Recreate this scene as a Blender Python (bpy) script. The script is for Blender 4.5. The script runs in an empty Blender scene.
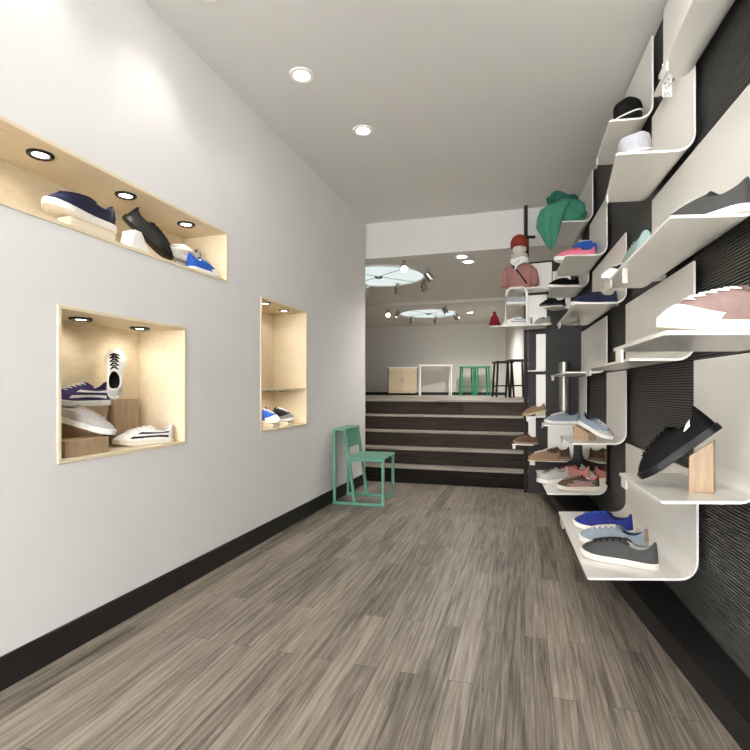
import bpy, bmesh, math, random
from mathutils import Vector, Matrix, noise
random.seed(7)
PI = math.pi
C = bpy.context.scene.collection
SC = bpy.context.scene
F, CX, HY, H = 500.0, 375.0, 389.0, 1.09          # focal length and horizon, eye height

# ------------------------------------------------------------------ materials
def lin(c):
    return tuple((v/255/12.92 if v/255 <= .04045 else ((v/255+.055)/1.055)**2.4) for v in c)

def mat(name, rgb, rough=.5, metal=0., var=.06, scale=30., bump=0., bscale=200., coat=0., spec=.5, stretch=None):
    m = bpy.data.materials.new(name); m.use_nodes = True
    nt = m.node_tree; b = nt.nodes['Principled BSDF']
    b.inputs['Roughness'].default_value = rough
    b.inputs['Metallic'].default_value = metal
    b.inputs['Specular IOR Level'].default_value = spec
    b.inputs['Coat Weight'].default_value = coat
    b.inputs['Coat Roughness'].default_value = .12
    c = lin(rgb)
    tc = nt.nodes.new('ShaderNodeTexCoord'); src = tc.outputs['Object']
    if stretch:
        mp = nt.nodes.new('ShaderNodeMapping'); mp.inputs['Scale'].default_value = stretch
        nt.links.new(src, mp.inputs['Vector']); src = mp.outputs['Vector']
    nz = nt.nodes.new('ShaderNodeTexNoise'); nz.inputs['Scale'].default_value = scale; nz.inputs['Detail'].default_value = 4
    nt.links.new(src, nz.inputs['Vector'])
    rp = nt.nodes.new('ShaderNodeValToRGB')
    rp.color_ramp.elements[0].position = .3; rp.color_ramp.elements[1].position = .7
    rp.color_ramp.elements[0].color = tuple(max(0, v*(1-var)) for v in c)+(1,)
    rp.color_ramp.elements[1].color = tuple(min(1, v*(1+var)) for v in c)+(1,)
    nt.links.new(nz.outputs['Fac'], rp.inputs['Fac'])
    nt.links.new(rp.outputs['Color'], b.inputs['Base Color'])
    if bump:
        n2 = nt.nodes.new('ShaderNodeTexNoise'); n2.inputs['Scale'].default_value = bscale; n2.inputs['Detail'].default_value = 3
        nt.links.new(tc.outputs['Object'], n2.inputs['Vector'])
        bp = nt.nodes.new('ShaderNodeBump'); bp.inputs['Strength'].default_value = bump; bp.inputs['Distance'].default_value = .004
        nt.links.new(n2.outputs['Fac'], bp.inputs['Height']); nt.links.new(bp.outputs['Normal'], b.inputs['Normal'])
    return m

def emit(name, rgb, s):
    m = bpy.data.materials.new(name); m.use_nodes = True
    nt = m.node_tree; nt.nodes.clear()
    o = nt.nodes.new('ShaderNodeOutputMaterial'); e = nt.nodes.new('ShaderNodeEmission')
    tc = nt.nodes.new('ShaderNodeTexCoord'); nz = nt.nodes.new('ShaderNodeTexNoise'); nz.inputs['Scale'].default_value = 5
    rp = nt.nodes.new('ShaderNodeValToRGB'); c = lin(rgb)
    rp.color_ramp.elements[0].color = tuple(v*.9 for v in c)+(1,); rp.color_ramp.elements[1].color = c+(1,)
    nt.links.new(tc.outputs['Object'], nz.inputs['Vector']); nt.links.new(nz.outputs['Fac'], rp.inputs['Fac'])
    nt.links.new(rp.outputs['Color'], e.inputs['Color']); e.inputs['Strength'].default_value = s
    nt.links.new(e.outputs['Emission'], o.inputs['Surface'])
    return m

def plank_mat(name, c1, c2, width, length, ang, rough=.42, spec=.4):
    m = bpy.data.materials.new(name); m.use_nodes = True
    nt = m.node_tree; b = nt.nodes['Principled BSDF']; N = nt.nodes.new; Lk = nt.links.new
    tc = N('ShaderNodeTexCoord'); mp = N('ShaderNodeMapping'); mp.inputs['Rotation'].default_value = (0, 0, ang)
    Lk(tc.outputs['Object'], mp.inputs['Vector'])
    br = N('ShaderNodeTexBrick'); br.offset = .37; br.offset_frequency = 2
    br.inputs['Scale'].default_value = 1; br.inputs['Brick Width'].default_value = length
    br.inputs['Row Height'].default_value = width; br.inputs['Mortar Size'].default_value = .0012
    br.inputs['Mortar Smooth'].default_value = .3; br.inputs['Bias'].default_value = 0
    br.inputs['Color1'].default_value = (0, 0, 0, 1); br.inputs['Color2'].default_value = (1, 1, 1, 1)
    br.inputs['Mortar'].default_value = (.15, .15, .15, 1)
    Lk(mp.outputs['Vector'], br.inputs['Vector'])
    m2 = N('ShaderNodeMapping'); m2.inputs['Scale'].default_value = (2.6, 60, 60); Lk(mp.outputs['Vector'], m2.inputs['Vector'])
    # shift grain per plank
    ad = N('ShaderNodeVectorMath'); ad.operation = 'MULTIPLY_ADD'
    Lk(br.outputs['Color'], ad.inputs[0]); ad.inputs[1].default_value = (7, 13, 0); Lk(m2.outputs['Vector'], ad.inputs[2])
    nz = N('ShaderNodeTexNoise'); nz.inputs['Scale'].default_value = 1.; nz.inputs['Detail'].default_value = 6; nz.inputs['Roughness'].default_value = .62
    nz.inputs['Distortion'].default_value = .6
    Lk(ad.outputs['Vector'], nz.inputs['Vector'])
    mx = N('ShaderNodeMath'); mx.operation = 'MULTIPLY_ADD'; Lk(br.outputs['Color'], mx.inputs[0]); mx.inputs[1].default_value = .33
    sb = N('ShaderNodeMath'); sb.operation = 'MULTIPLY_ADD'; Lk(nz.outputs['Fac'], sb.inputs[0]); sb.inputs[1].default_value = 1.7; sb.inputs[2].default_value = -.54
    Lk(sb.outputs['Value'], mx.inputs[2])
    rp = N('ShaderNodeValToRGB'); rp.color_ramp.elements[0].position = .12; rp.color_ramp.elements[1].position = .88
    rp.color_ramp.elements[0].color = lin(c1)+(1,); rp.color_ramp.elements[1].color = lin(c2)+(1,)
    Lk(mx.outputs['Value'], rp.inputs['Fac'])
    dk = N('ShaderNodeMix'); dk.data_type = 'RGBA'; dk.blend_type = 'MULTIPLY'
    Lk(br.outputs['Fac'], dk.inputs['Factor']); Lk(rp.outputs['Color'], dk.inputs['A']); dk.inputs['B'].default_value = (.35, .35, .35, 1)
    Lk(dk.outputs['Result'], b.inputs['Base Color'])
    b.inputs['Roughness'].default_value = rough; b.inputs['Specular IOR Level'].default_value = spec
    bp = N('ShaderNodeBump'); bp.inputs['Strength'].default_value = .15; bp.inputs['Distance'].default_value = .002
    Lk(nz.outputs['Fac'], bp.inputs['Height']); Lk(bp.outputs['Normal'], b.inputs['Normal'])
    return m

M = {}
M['wall'] = mat('wall_paint', (225, 223, 220), .75, var=.015, scale=3, bump=.04, bscale=120)
M['ceil'] = mat('ceiling_paint', (219, 217, 212), .8, var=.01, scale=2)
M['backpaint'] = mat('back_room_paint', (214, 211, 206), .75, var=.01, scale=2)
M['black'] = mat('black_trim', (26, 24, 23), .5, var=.1)
M['rib'] = mat('dark_ribbed_metal', (92, 90, 86), .5, var=.05, scale=4)
M['groove'] = mat('rib_groove', (24, 23, 22), .7, var=.05, scale=4)
M['ribshade'] = mat('shaded_ribbed_metal', (58, 56, 54), .55, var=.05, scale=4)  # same cladding with shade put into its colour for the return
M['sheet'] = mat('white_powder_coat', (238, 235, 228), .28, var=.01, scale=3, coat=.3)
M['mirror'] = mat('mirror_steel', (205, 200, 190), .04, metal=1., var=.01)
M['birch'] = mat('birch_veneer', (226, 210, 180), .5, var=.07, scale=6, stretch=(2, 14, 14))
M['birchedge'] = mat('birch_edge', (208, 190, 158), .55, var=.1, scale=8, stretch=(1, 10, 30))
M['oak'] = mat('oak_block', (168, 142, 113), .5, var=.14, scale=7, stretch=(14, 14, 1.5))
M['mint'] = mat('mint_paint', (96, 152, 131), .42, var=.03, scale=6)
M['green'] = mat('green_paint', (46, 140, 96), .4, var=.03)
M['chrome'] = mat('chrome', (190, 188, 182), .18, metal=1., var=.02)
M['steel'] = mat('brushed_steel', (150, 147, 140), .3, metal=.9, var=.05, scale=10, stretch=(20, 20, 1))
M['whiteplastic'] = mat('white_plastic', (235, 233, 228), .35, var=.01)
M['acrylic'] = mat('frosted_acrylic', (238, 228, 208), .25, var=.01)
M['floor'] = plank_mat('grey_oak_planks', (72, 64, 57), (166, 154, 140), .092, 1.15, -math.atan2(1, .30))
M['step'] = plank_mat('dark_oak_riser', (36, 30, 26), (76, 65, 56), .06, 1.4, math.atan(.292), rough=.6, spec=.12)
M['tread'] = plank_mat('pale_oak_tread', (124, 116, 106), (182, 172, 160), .1, 1.3, math.atan(.292), rough=.4)
M['bulb'] = emit('lamp_glow', (255, 246, 228), 14)
M['bulbsoft'] = emit('niche_lamp_glow', (255, 244, 222), 10)
M['sky'] = emit('skylight_glow', (224, 236, 234), .5)
PAL = dict(white=(240, 238, 233), offwhite=(226, 218, 204), black=(13, 12, 13), softblack=(40, 38, 38), charcoal=(74, 74, 74), grey=(138, 136, 132),
           lightgrey=(190, 186, 180), navy=(36, 40, 66), blue=(40, 50, 126), royal=(44, 92, 182), skyblue=(142, 155, 167), teal=(146, 170, 166),
           pink=(236, 128, 154), palepink=(150, 125, 118), brown=(98, 74, 58), tan=(148, 124, 100), dark=(30, 26, 24), red=(140, 54, 42), purple=(62, 50, 98),
           deepred=(128, 22, 32), rose=(164, 118, 112), bag=(70, 138, 114), bagdark=(40, 100, 84), silver=(176, 176, 182), denim=(78, 108, 158), beige=(204, 188, 150),
           coral=(190, 124, 120), gum=(160, 130, 96))
def col(k, rough=.75, bump=.25, bscale=420):
    key = 'c_'+k+str(rough)
    if key not in M: M[key] = mat(k+'_fabric' if rough > .6 else k+'_rubber', PAL[k], rough, var=.08, scale=60, bump=bump if rough > .6 else 0, bscale=bscale, spec=.2 if rough > .6 else .35)
    return M[key]

# ------------------------------------------------------------------ mesh helpers
def link(name, bm, m, parent=None, smooth=False, angle=None):
    me = bpy.data.meshes.new(name)
    bmesh.ops.recalc_face_normals(bm, faces=bm.faces)
    for f in bm.faces: f.smooth = smooth
    bm.to_mesh(me); bm.free()
    if isinstance(m, (list, tuple)):
        for q in m: me.materials.append(q)
    else: me.materials.append(m)
    if smooth and angle: 
        me.set_sharp_from_angle(angle=angle)
    o = bpy.data.objects.new(name, me); C.objects.link(o)
    if parent: o.parent = parent
    return o

def empty(name, label, cat, mw=None, group=None, loc=None):
    o = bpy.data.objects.new(name, None); C.objects.link(o); o.empty_display_size = .05
    if mw is not None: o.matrix_world = mw
    if loc is not None: o.location = loc
    o['label'] = label; o['category'] = cat
    if group: o['group'] = group
    return o
def tag(o, label, cat, group=None):
    o['label'] = label; o['category'] = cat
    if group: o['group'] = group
    return o
def struct(name, bm, m, smooth=False):
    o = link(name, bm, m, None, smooth); o['kind'] = 'structure'; return o

def hexa(bm, p):   # 8 points: bottom 4 ccw, top 4
    v = [bm.verts.new(q) for q in p]
    for f in ((3, 2, 1, 0), (4, 5, 6, 7), (0, 1, 5, 4), (1, 2, 6, 5), (2, 3, 7, 6), (3, 0, 4, 7)): bm.faces.new([v[i] for i in f])
    return v
def box(bm, lo, hi, bev=0., seg=2):
    (x0, y0, z0), (x1, y1, z1) = lo, hi
    b2 = bmesh.new() if bev else bm
    hexa(b2, [(x0, y0, z0), (x1, y0, z0), (x1, y1, z0), (x0, y1, z0), (x0, y0, z1), (x1, y0, z1), (x1, y1, z1), (x0, y1, z1)])
    if bev:
        bmesh.ops.bevel(b2, geom=b2.edges[:], offset=bev, segments=seg, affect='EDGES', profile=.5)
        merge(bm, b2)
    return bm
def merge(bm, b2):
    mp = {}
    for v in b2.verts: mp[v] = bm.verts.new(v.co)
    for f in b2.faces:
        try: bm.faces.new([mp[v] for v in f.verts])
        except ValueError: pass
    b2.free()
def prism(bm, pts, z0, z1):   # plan polygon with vertical extrusion
    a = [bm.verts.new((x, y, z0)) for x, y in pts]; b = [bm.verts.new((x, y, z1)) for x, y in pts]; n = len(pts)
    bm.faces.new(a[::-1]); bm.faces.new(b)
    for i in range(n): bm.faces.new([a[i], a[(i+1) % n], b[(i+1) % n], b[i]])
    return bm
def tube(bm, pts, r, n=8, closed=False, caps=True, flat=1.):
    pts = [Vector(p) for p in pts]; rings = []; m = len(pts)
    up = Vector((0, 0, 1))
    for i, p in enumerate(pts):
        a = pts[(i-1) % m] if (closed or i > 0) else p
        b = pts[(i+1) % m] if (closed or i < m-1) else p
        t = (b-a).normalized()
        u = t.cross(up)
        if u.length < .05: u = t.cross(Vector((1, 0, 0)))
        u.normalize(); w = u.cross(t).normalized()
        rr = r[i] if isinstance(r, (list, tuple)) else r
        rings.append([bm.verts.new(p+u*math.cos(2*PI*k/n)*rr+w*math.sin(2*PI*k/n)*rr*flat) for k in range(n)])
    for i in range(m if closed else m-1):
        A, B = rings[i], rings[(i+1) % m]
        for k in range(n): bm.faces.new([A[k], A[(k+1) % n], B[(k+1) % n], B[k]])
    if not closed and caps: bm.faces.new(rings[0][::-1]); bm.faces.new(rings[-1])
    return bm
def lathe(bm, prof, n=32, mw=None):
    rings = []
    for r, z in prof:
        if r < 1e-6: rings.append([bm.verts.new((0, 0, z))])
        else: rings.append([bm.verts.new((r*math.cos(2*PI*k/n), r*math.sin(2*PI*k/n), z)) for k in range(n)])
    for A, B in zip(rings, rings[1:]):
        for k in range(n):
            q = [A[k % len(A)], A[(k+1) % len(A)], B[(k+1) % len(B)], B[k % len(B)]]
            q = list(dict.fromkeys(q))
            if len(q) > 2: bm.faces.new(q)
    return bm
def beam(bm, a, b, w, h, up=(0, 0, 1), bev=.003):   # square bar from a to b
    a, b = Vector(a), Vector(b); t = b-a; L = t.length; t.normalize()
    s = t.cross(Vector(up)); 
    if s.length < .05: s = t.cross(Vector((1, 0, 0)))
    s.normalize(); q = s.cross(t)
    b2 = bmesh.new()
    P = [a-s*w/2-q*h/2, a+s*w/2-q*h/2, a+s*w/2+q*h/2, a-s*w/2+q*h/2]
    hexa(b2, P+[p+t*L for p in P])
    bmesh.ops.bevel(b2, geom=b2.edges[:], offset=bev, segments=2, affect='EDGES')
    merge(bm, b2); return bm

def ML(Y, d=0., z=0.):    # point on the left wall at world depth Y, d metres into the wall
    return Vector((-1.921+.312*Y-1.0475*d, Y, z))
UL = Vector((.298, .9546, 0)); NL = Vector((-.9546, .298, 0))
ANG_L = math.atan2(.9546, .298)
MLW = Matrix.Translation((-1.921, 0, 0)) @ Matrix.Rotation(ANG_L, 4, 'Z')
def lx(Y, d=0.): return (Y-.298*d)/.9546
RA = .8555
def RW(Y, out=0.): return Vector((RA+.24*Y-out, Y, 0))
ANG_R = math.atan2(.9724, .2334)
def at(px, Y, z=None, py=None):
    return Vector(((px-CX)/F*Y, Y, (H+(HY-py)/F*Y) if z is None else z))

# ------------------------------------------------------------------ setting
ZC, ZB, ZU = 3.02, 2.61, .945         # front ceiling, back ceiling, upper floor
def cross_y(X, off=0.): return 5.95-.292*(X+.116)+off
YB0 = -2.2
# left wall with niche openings
def wall_left():
    xs0, xs1 = lx(YB0), lx(5.79)
    holes = [(lx(1.35), lx(3.16), 1.757, 2.079), (lx(2.026), lx(2.78), .784, 1.434), (lx(3.548), lx(4.278), .779, 1.752)]
    X = sorted({xs0, xs1} | {h[0] for h in holes} | {h[1] for h in holes})
    Z = sorted({0, ZC} | {h[2] for h in holes} | {h[3] for h in holes})
    bm = bmesh.new(); T = .40; cache = {}
    def V(x, y, z):
        k = (round(x, 5), y, round(z, 5))
        if k not in cache: cache[k] = bm.verts.new((x, y, z))
        return cache[k]
    def solid(i, j):
        if i < 0 or j < 0 or i >= len(X)-1 or j >= len(Z)-1: return False
        cx, cz = (X[i]+X[i+1])/2, (Z[j]+Z[j+1])/2
        return not any(h[0] < cx < h[1] and h[2] < cz < h[3] for h in holes)
    for i in range(len(X)-1):
        for j in range(len(Z)-1):
            a, b, c, d = X[i], X[i+1], Z[j], Z[j+1]
            bm.faces.new([V(a, T, c), V(b, T, c), V(b, T, d), V(a, T, d)][::-1])
            if not solid(i, j): continue
            bm.faces.new([V(a, 0, c), V(b, 0, c), V(b, 0, d), V(a, 0, d)])
            if not solid(i-1, j): bm.faces.new([V(a, 0, c), V(a, T, c), V(a, T, d), V(a, 0, d)])
            if not solid(i+1, j): bm.faces.new([V(b, 0, c), V(b, T, c), V(b, T, d), V(b, 0, d)])
            if not solid(i, j-1): bm.faces.new([V(a, 0, c), V(b, 0, c), V(b, T, c), V(a, T, c)])
            if not solid(i, j+1): bm.faces.new([V(a, 0, d), V(b, 0, d), V(b, T, d), V(a, T, d)])
    o = struct('wall_left', bm, M['wall']); o.matrix_world = MLW
wall_left()
bm = bmesh.new(); box(bm, (lx(YB0), -.014, 0), (lx(5.79), 0, .122), .003)
o = struct('baseboard_left', bm, M['black']); o.matrix_world = MLW
# floor
bm = bmesh.new(); prism(bm, [(-3.4, YB0), (1.9, YB0), (3.6, YB0), (3.6, 13), (-3.6, 13), (-3.6, YB0)], -.1, 0)
struct('floor', bm, M['floor'])
# front ceiling and the step down to the back ceiling
bm = bmesh.new(); prism(bm, [(-3.4, YB0), (3.4, YB0), (3.4, cross_y(3.4, -.1)), (-3.4, cross_y(-3.4, -.1))], ZC, ZC+.12)
struct('ceiling', bm, M['ceil'])
bm = bmesh.new(); prism(bm, [(-3.2, cross_y(-3.2, -.1)), (3.4, cross_y(3.4, -.1)), (5, cross_y(5, 7.4)), (-4, cross_y(-4, 7.4))], ZB, ZC+.4)
struct('ceiling_back', bm, M['backpaint'])
for i, off in enumerate((3.0,)):
    bm = bmesh.new(); prism(bm, [(-3, cross_y(-3, off)), (4, cross_y(4, off)), (4, cross_y(4, off+.3)), (-3, cross_y(-3, off+.3))], ZB-.05, ZB)
    struct('trim_%d' % (i+1), bm, M['backpaint'])
# back room
def Yback(X): return 12.0-.25*(X-.9)
bm = bmesh.new(); prism(bm, [(-3.0, 6.75), (-.14, 6.75), (-.14, cross_y(-.14, .885)), (2.25, cross_y(2.25, .885)), (2.5, 6.4), (3.3, Yback(3.3)+.3), (-3, Yback(-3)+.3)], ZU-.12, ZU)
struct('floor_back', bm, M['tread'])
bm = bmesh.new(); prism(bm, [(-3.2, Yback(-3.2)), (3.4, Yback(3.4)), (3.4, Yback(3.4)+.15), (-3.2, Yback(-3.2)+.15)], 0, ZB)
struct('wall_back', bm, M['backpaint'])
bm = bmesh.new(); prism(bm, [(-3.0, Yback(-3)-.02), (3.0, Yback(3)-.02), (3.0, Yback(3)), (-3, Yback(-3))], ZU, ZU+.07)
struct('baseboard_back', bm, M['black'])
bm = bmesh.new(); prism(bm, [(2.10, 5.10), (2.30, 5.9), (3.05, 11.9), (3.4, 11.9), (2.7, 5.9), (2.4, 4.7), (2.12, 4.7)], 0, ZC+.1)
struct('wall_back_right', bm, M['backpaint'])
bm = bmesh.new(); prism(bm, [(-3.2, 6.1), (-3, 6.1), (-3, 12.9), (-3.2, 12.9)], 0, ZB)
struct('wall_back_left', bm, M['backpaint'])
bm = bmesh.new(); prism(bm, [(-.5, 5.95), (-.14, 5.95), (-.14, 6.72), (-.5, 6.72)], 0, ZU+.05)
prism(bm, [(-3.2, 6.2), (-.56, 5.86), (-.17, 5.80), (-.17, 5.93), (-.5, 6.2), (-3.2, 6.5)], 0, ZC+.05)
struct('wall_stair_side', bm, M['wall'])
# wall behind the camera, with an opening added for fill light
bm = bmesh.new()
for lo, hi in (((-3.6, YB0-.1, 0), (-2.2, YB0, ZC)), ((1.2, YB0-.1, 0), (3.6, YB0, ZC)), ((-2.2, YB0-.1, 0), (1.2, YB0, .12)), ((-2.2, YB0-.1, 2.88), (1.2, YB0, ZC))): box(bm, lo, hi)
struct('wall_front', bm, M['wall'])
M['pane'] = bpy.data.materials.new('added_window_glass'); M['pane'].use_nodes = True
nt = M['pane'].node_tree; nt.nodes.clear()
a_ = nt.nodes.new('ShaderNodeBsdfTransparent'); b_ = nt.nodes.new('ShaderNodeBsdfGlossy'); b_.inputs['Roughness'].default_value = .02
c_ = nt.nodes.new('ShaderNodeMixShader'); c_.inputs['Fac'].default_value = .06; d_ = nt.nodes.new('ShaderNodeOutputMaterial')
nt.links.new(a_.outputs[0], c_.inputs[1]); nt.links.new(b_.outputs[0], c_.inputs[2]); nt.links.new(c_.outputs[0], d_.inputs['Surface'])
bm = bmesh.new(); box(bm, (-2.2, YB0-.06, .12), (1.2, YB0-.05, 2.88)); struct('added_window_1', bm, M['pane'])  # unseen window, added so sky light fills the room from behind
bm = bmesh.new()
for lo, hi in (((-2.2, YB0-.09, .12), (1.2, YB0-.01, .17)), ((-2.2, YB0-.09, 2.83), (1.2, YB0-.01, 2.88)), ((-2.2, YB0-.09, .17), (-2.15, YB0-.01, 2.83)), ((1.15, YB0-.09, .17), (1.2, YB0-.01, 2.83)), ((-.525, YB0-.09, .17), (-.475, YB0-.01, 2.83))): box(bm, lo, hi)
struct('added_window_frame', bm, M['black'])  # frame of the added window
# right wall: ribbed dark cladding, straight run and end return
def ribbed(p, q, z0, z1, thick=.08, back=True):
    p, q = Vector((p[0], p[1], 0)), Vector((q[0], q[1], 0))
    t = (q-p).normalized(); n = Vector((-t.y, t.x, 0))   # towards the room
    bm = bmesh.new(); prof = []; z = z0; P = .0127
    while z+P <= z1:
        prof += [(0, z), (0, z+P*.48), (-.009, z+P*.46), (-.009, z+P*.96)]; z += P
    prof += [(0, z1), (-thick, z1), (-thick, z0)]
    A = [bm.verts.new(p+n*a+Vector((0, 0, b))) for a, b in prof]; B = [bm.verts.new(q+n*a+Vector((0, 0, b))) for a, b in prof]
    k = len(prof)
    for i in range(k):
        f = bm.faces.new([A[i], A[(i+1) % k], B[(i+1) % k], B[i]])
        if prof[i][0] < -.001: f.material_index = 1
    return bm
P1 = Vector((2.067+.02, 5.05, 0)); P2 = Vector((1.61, 5.26, 0))
r0 = RW(YB0, -.02)
struct('wall_right', ribbed(r0, (P1.x, P1.y), 0, ZC), [M['rib'], M['groove']])
struct('wall_return', ribbed((P1.x, P1.y), (P2.x, P2.y), 0, 2.42, .05), [M['ribshade'], M['groove']])
# dark plinth under the shelves
bm = bmesh.new(); prism(bm, [(.82, -.2), (1.30, 2.64), (1.70, 4.95), (1.99, 4.98), (RW(4.9, -.01).x, 4.9), (RW(-.2, -.01).x, -.2)], 0, .1)
struct('baseboard_right', bm, M['black'])

# staircase
st = empty('staircase', 'five step staircase with dark wood risers and pale nosings up to the back room', 'staircase', loc=(.9, cross_y(.9), 0))
R5, TR = ZU/5, .215
for k in range(5):
    bm = bmesh.new(); x0, x1 = -.13, 2.08; o_ = TR*k
    f = lambda X, d, z: (X-.9, cross_y(X, d)-cross_y(.9), z)
    z0, z1 = (0 if k == 0 else R5*k), R5*(k+1)-.022
    hexa(bm, [f(x0, o_, z0), f(x1, o_, z0), f(x1, o_+.03, z0), f(x0, o_+.03, z0), f(x0, o_, z1), f(x1, o_, z1), f(x1, o_+.03, z1), f(x0, o_+.03, z1)])
    link('riser', bm, M['step'], st)
    bm = bmesh.new(); z0, z1 = R5*(k+1)-.022, R5*(k+1); e = o_+TR+.001 if k < 4 else o_+.02
    hexa(bm, [f(x0, o_-.018, z0), f(x1, o_-.018, z0), f(x1, e, z0), f(x0, e, z0), f(x0, o_-.018, z1), f(x1, o_-.018, z1), f(x1, e, z1), f(x0, e, z1)])
    bmesh.ops.bevel(bm, geom=[e_ for e_ in bm.edges if abs(e_.verts[0].co.z-e_.verts[1].co.z) < 1e-4], offset=.004, segments=2, affect='EDGES')
    link('tread', bm, M['tread'], st)

# ------------------------------------------------------------------ niches
def niche(Y0, Y1, z0, z1, label, shelf=None, D=.318):
    x0, x1 = lx(Y0), lx(Y1)
    e = empty('display_niche', label, 'niche', MLW @ Matrix.Translation(((x0+x1)/2, 0, z0)), 'birch lined niches in the left wall')
    w, h, t = (x1-x0)/2, z1-z0, .016
    bm = bmesh.new(); box(bm, (-w, D-.01, 0), (w, D, h)); link('back_panel', bm, M['birch'], e)
    for nm, lo, hi in (('bottom_panel', (-w, -.006, 0), (w, D-.01, t)), ('top_panel', (-w, -.006, h-t), (w, D-.01, h)),
                       ('side_panel', (-w, -.006, t), (-w+t, D-.01, h-t)), ('side_panel', (w-t, -.006, t), (w, D-.01, h-t))):
        bm = bmesh.new(); box(bm, lo, hi, .0015, 1); link(nm, bm, M['birch'], e)
    if shelf:
        bm = bmesh.new(); box(bm, (-w+t, .0, shelf-z0-t), (w-t, D-.01, shelf-z0), .0015, 1); link('shelf', bm, M['birch'], e)
    return e
niche(1.35, 3.16, 1.757, 2.079, 'long shallow birch niche high on the left wall')
niche(2.026, 2.78, .784, 1.434, 'squarish birch niche below the long one, with wooden blocks inside')
niche(3.548, 4.278, .779, 1.752, 'tall narrow two tier birch niche nearest the mint chair', shelf=1.095)

def lamp(name, loc, energy, angle, blend, radius, color=(1, .965, .92), parent=None, direction=(0, 0, -1)):
    l = bpy.data.lights.new(name, 'SPOT'); l.energy = energy; l.spot_size = math.radians(angle); l.spot_blend = blend
    l.shadow_soft_size = radius; l.color = color
    o = bpy.data.objects.new(name, l); C.objects.link(o); o.location = loc
    o.rotation_euler = Vector(direction).to_track_quat('-Z', 'Y').to_euler()
    if parent: o.parent = parent
    return o
def downlight(loc, r, ring, bulb, label, group, energy, angle=110, blend=.8, tilt=(0, 0, -1), color=(1, .965, .92)):
    e = empty('downlight', label, 'downlight', loc=loc, group=group)
    bm = bmesh.new(); lathe(bm, [(r*.62, -.0), (r*.66, -.008), (r*.9, -.011), (r, -.006), (r, 0), (r*.62, 0)], 32)
    link('bezel', bm, ring, e, True, .6)
    bm = bmesh.new(); lathe(bm, [(0, -.0085), (r*.3, -.008), (r*.60, -.004), (r*.63, -.001), (0, 0)], 28); link('bulb', bm, bulb, e, True, .6)
    if energy: lamp('lamp', (0, 0, -.03), energy, angle, blend, r*.5, color, e, tilt)
    return e
E_CEIL, E_NICHE = 5.6, .62
G = 'recessed ceiling spots of the front room'
fl = [(-.09, 3.73, 'round recessed ceiling spot, the one farther from the camera'), (-.45, 3.07, 'round recessed ceiling spot, cut by the top edge of the photograph'),
      (-.81, 2.41, 'recessed ceiling spot above the end of the long niche'), (-1.17, 1.75, 'recessed ceiling spot nearest above the long niche lamps'),
      (-1.4, 1.0, 'recessed ceiling spot over the near left floor'), (-1.6, .1, 'added unseen ceiling spot left of the camera'), (-1.9, -.9, 'added unseen ceiling spot at the rear left corner'),
      (1.0, 2.1, 'recessed ceiling spot above the right hand shelves'), (.75, 1.35, 'recessed ceiling spot above the near right shelves'), (.55, .5, 'added unseen ceiling spot right of the camera'),
      (.3, -.6, 'added unseen ceiling spot at the rear right')]  # spots beside and behind the camera are unseen, added for brightness
for i, (x, y, lb) in enumerate(fl):
    til = (-.16, .05, -1) if i < 7 else (.22, .22, -1)
    downlight((x, y, ZC), .076, M['whiteplastic'], M['bulb'], lb, G, E_CEIL*((.2, .5, 1., .8, .8, 1., 1.)[i] if i < 7 else 1.0), 105, .9, til)
G = 'small black rimmed lamps of the wall niches'
for Y, d, z, lb in ((1.64, .105, 2.063, 'black rimmed lamp in the long niche, beyond the left edge'), (2.07, .105, 2.063, 'black rimmed lamp in the long niche, above the navy sneaker'), (2.506, .105, 2.063, 'black rimmed lamp in the long niche, above the black shoe'),
                    (2.945, .105, 2.063, 'black rimmed lamp in the long niche, above the white sneaker by its right end'),
                    (2.32, .16, 1.418, 'black rimmed lamp on the left inside the squarish niche'), (2.67, .16, 1.418, 'black rimmed lamp on the right inside the squarish niche'),
                    (3.75, .07, 1.736, 'near small lamp in the top of the tall narrow niche'), (4.10, .10, 1.736, 'far small lamp in the top of the tall narrow niche'),
                    (3.75, .07, 1.079, 'near small lamp under the shelf of the tall narrow niche'), (4.10, .10, 1.079, 'far small lamp under the shelf of the tall narrow niche')):
    downlight(ML(Y, d, z), .050 if Y < 3.2 else .045, M['black'] if Y < 3.2 else M['steel'], M['bulbsoft'], lb, G, E_NICHE*(1 if Y < 3.2 else 1.1), 140, .7, (-.25, .08, -1), (1, .955, .89))

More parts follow.
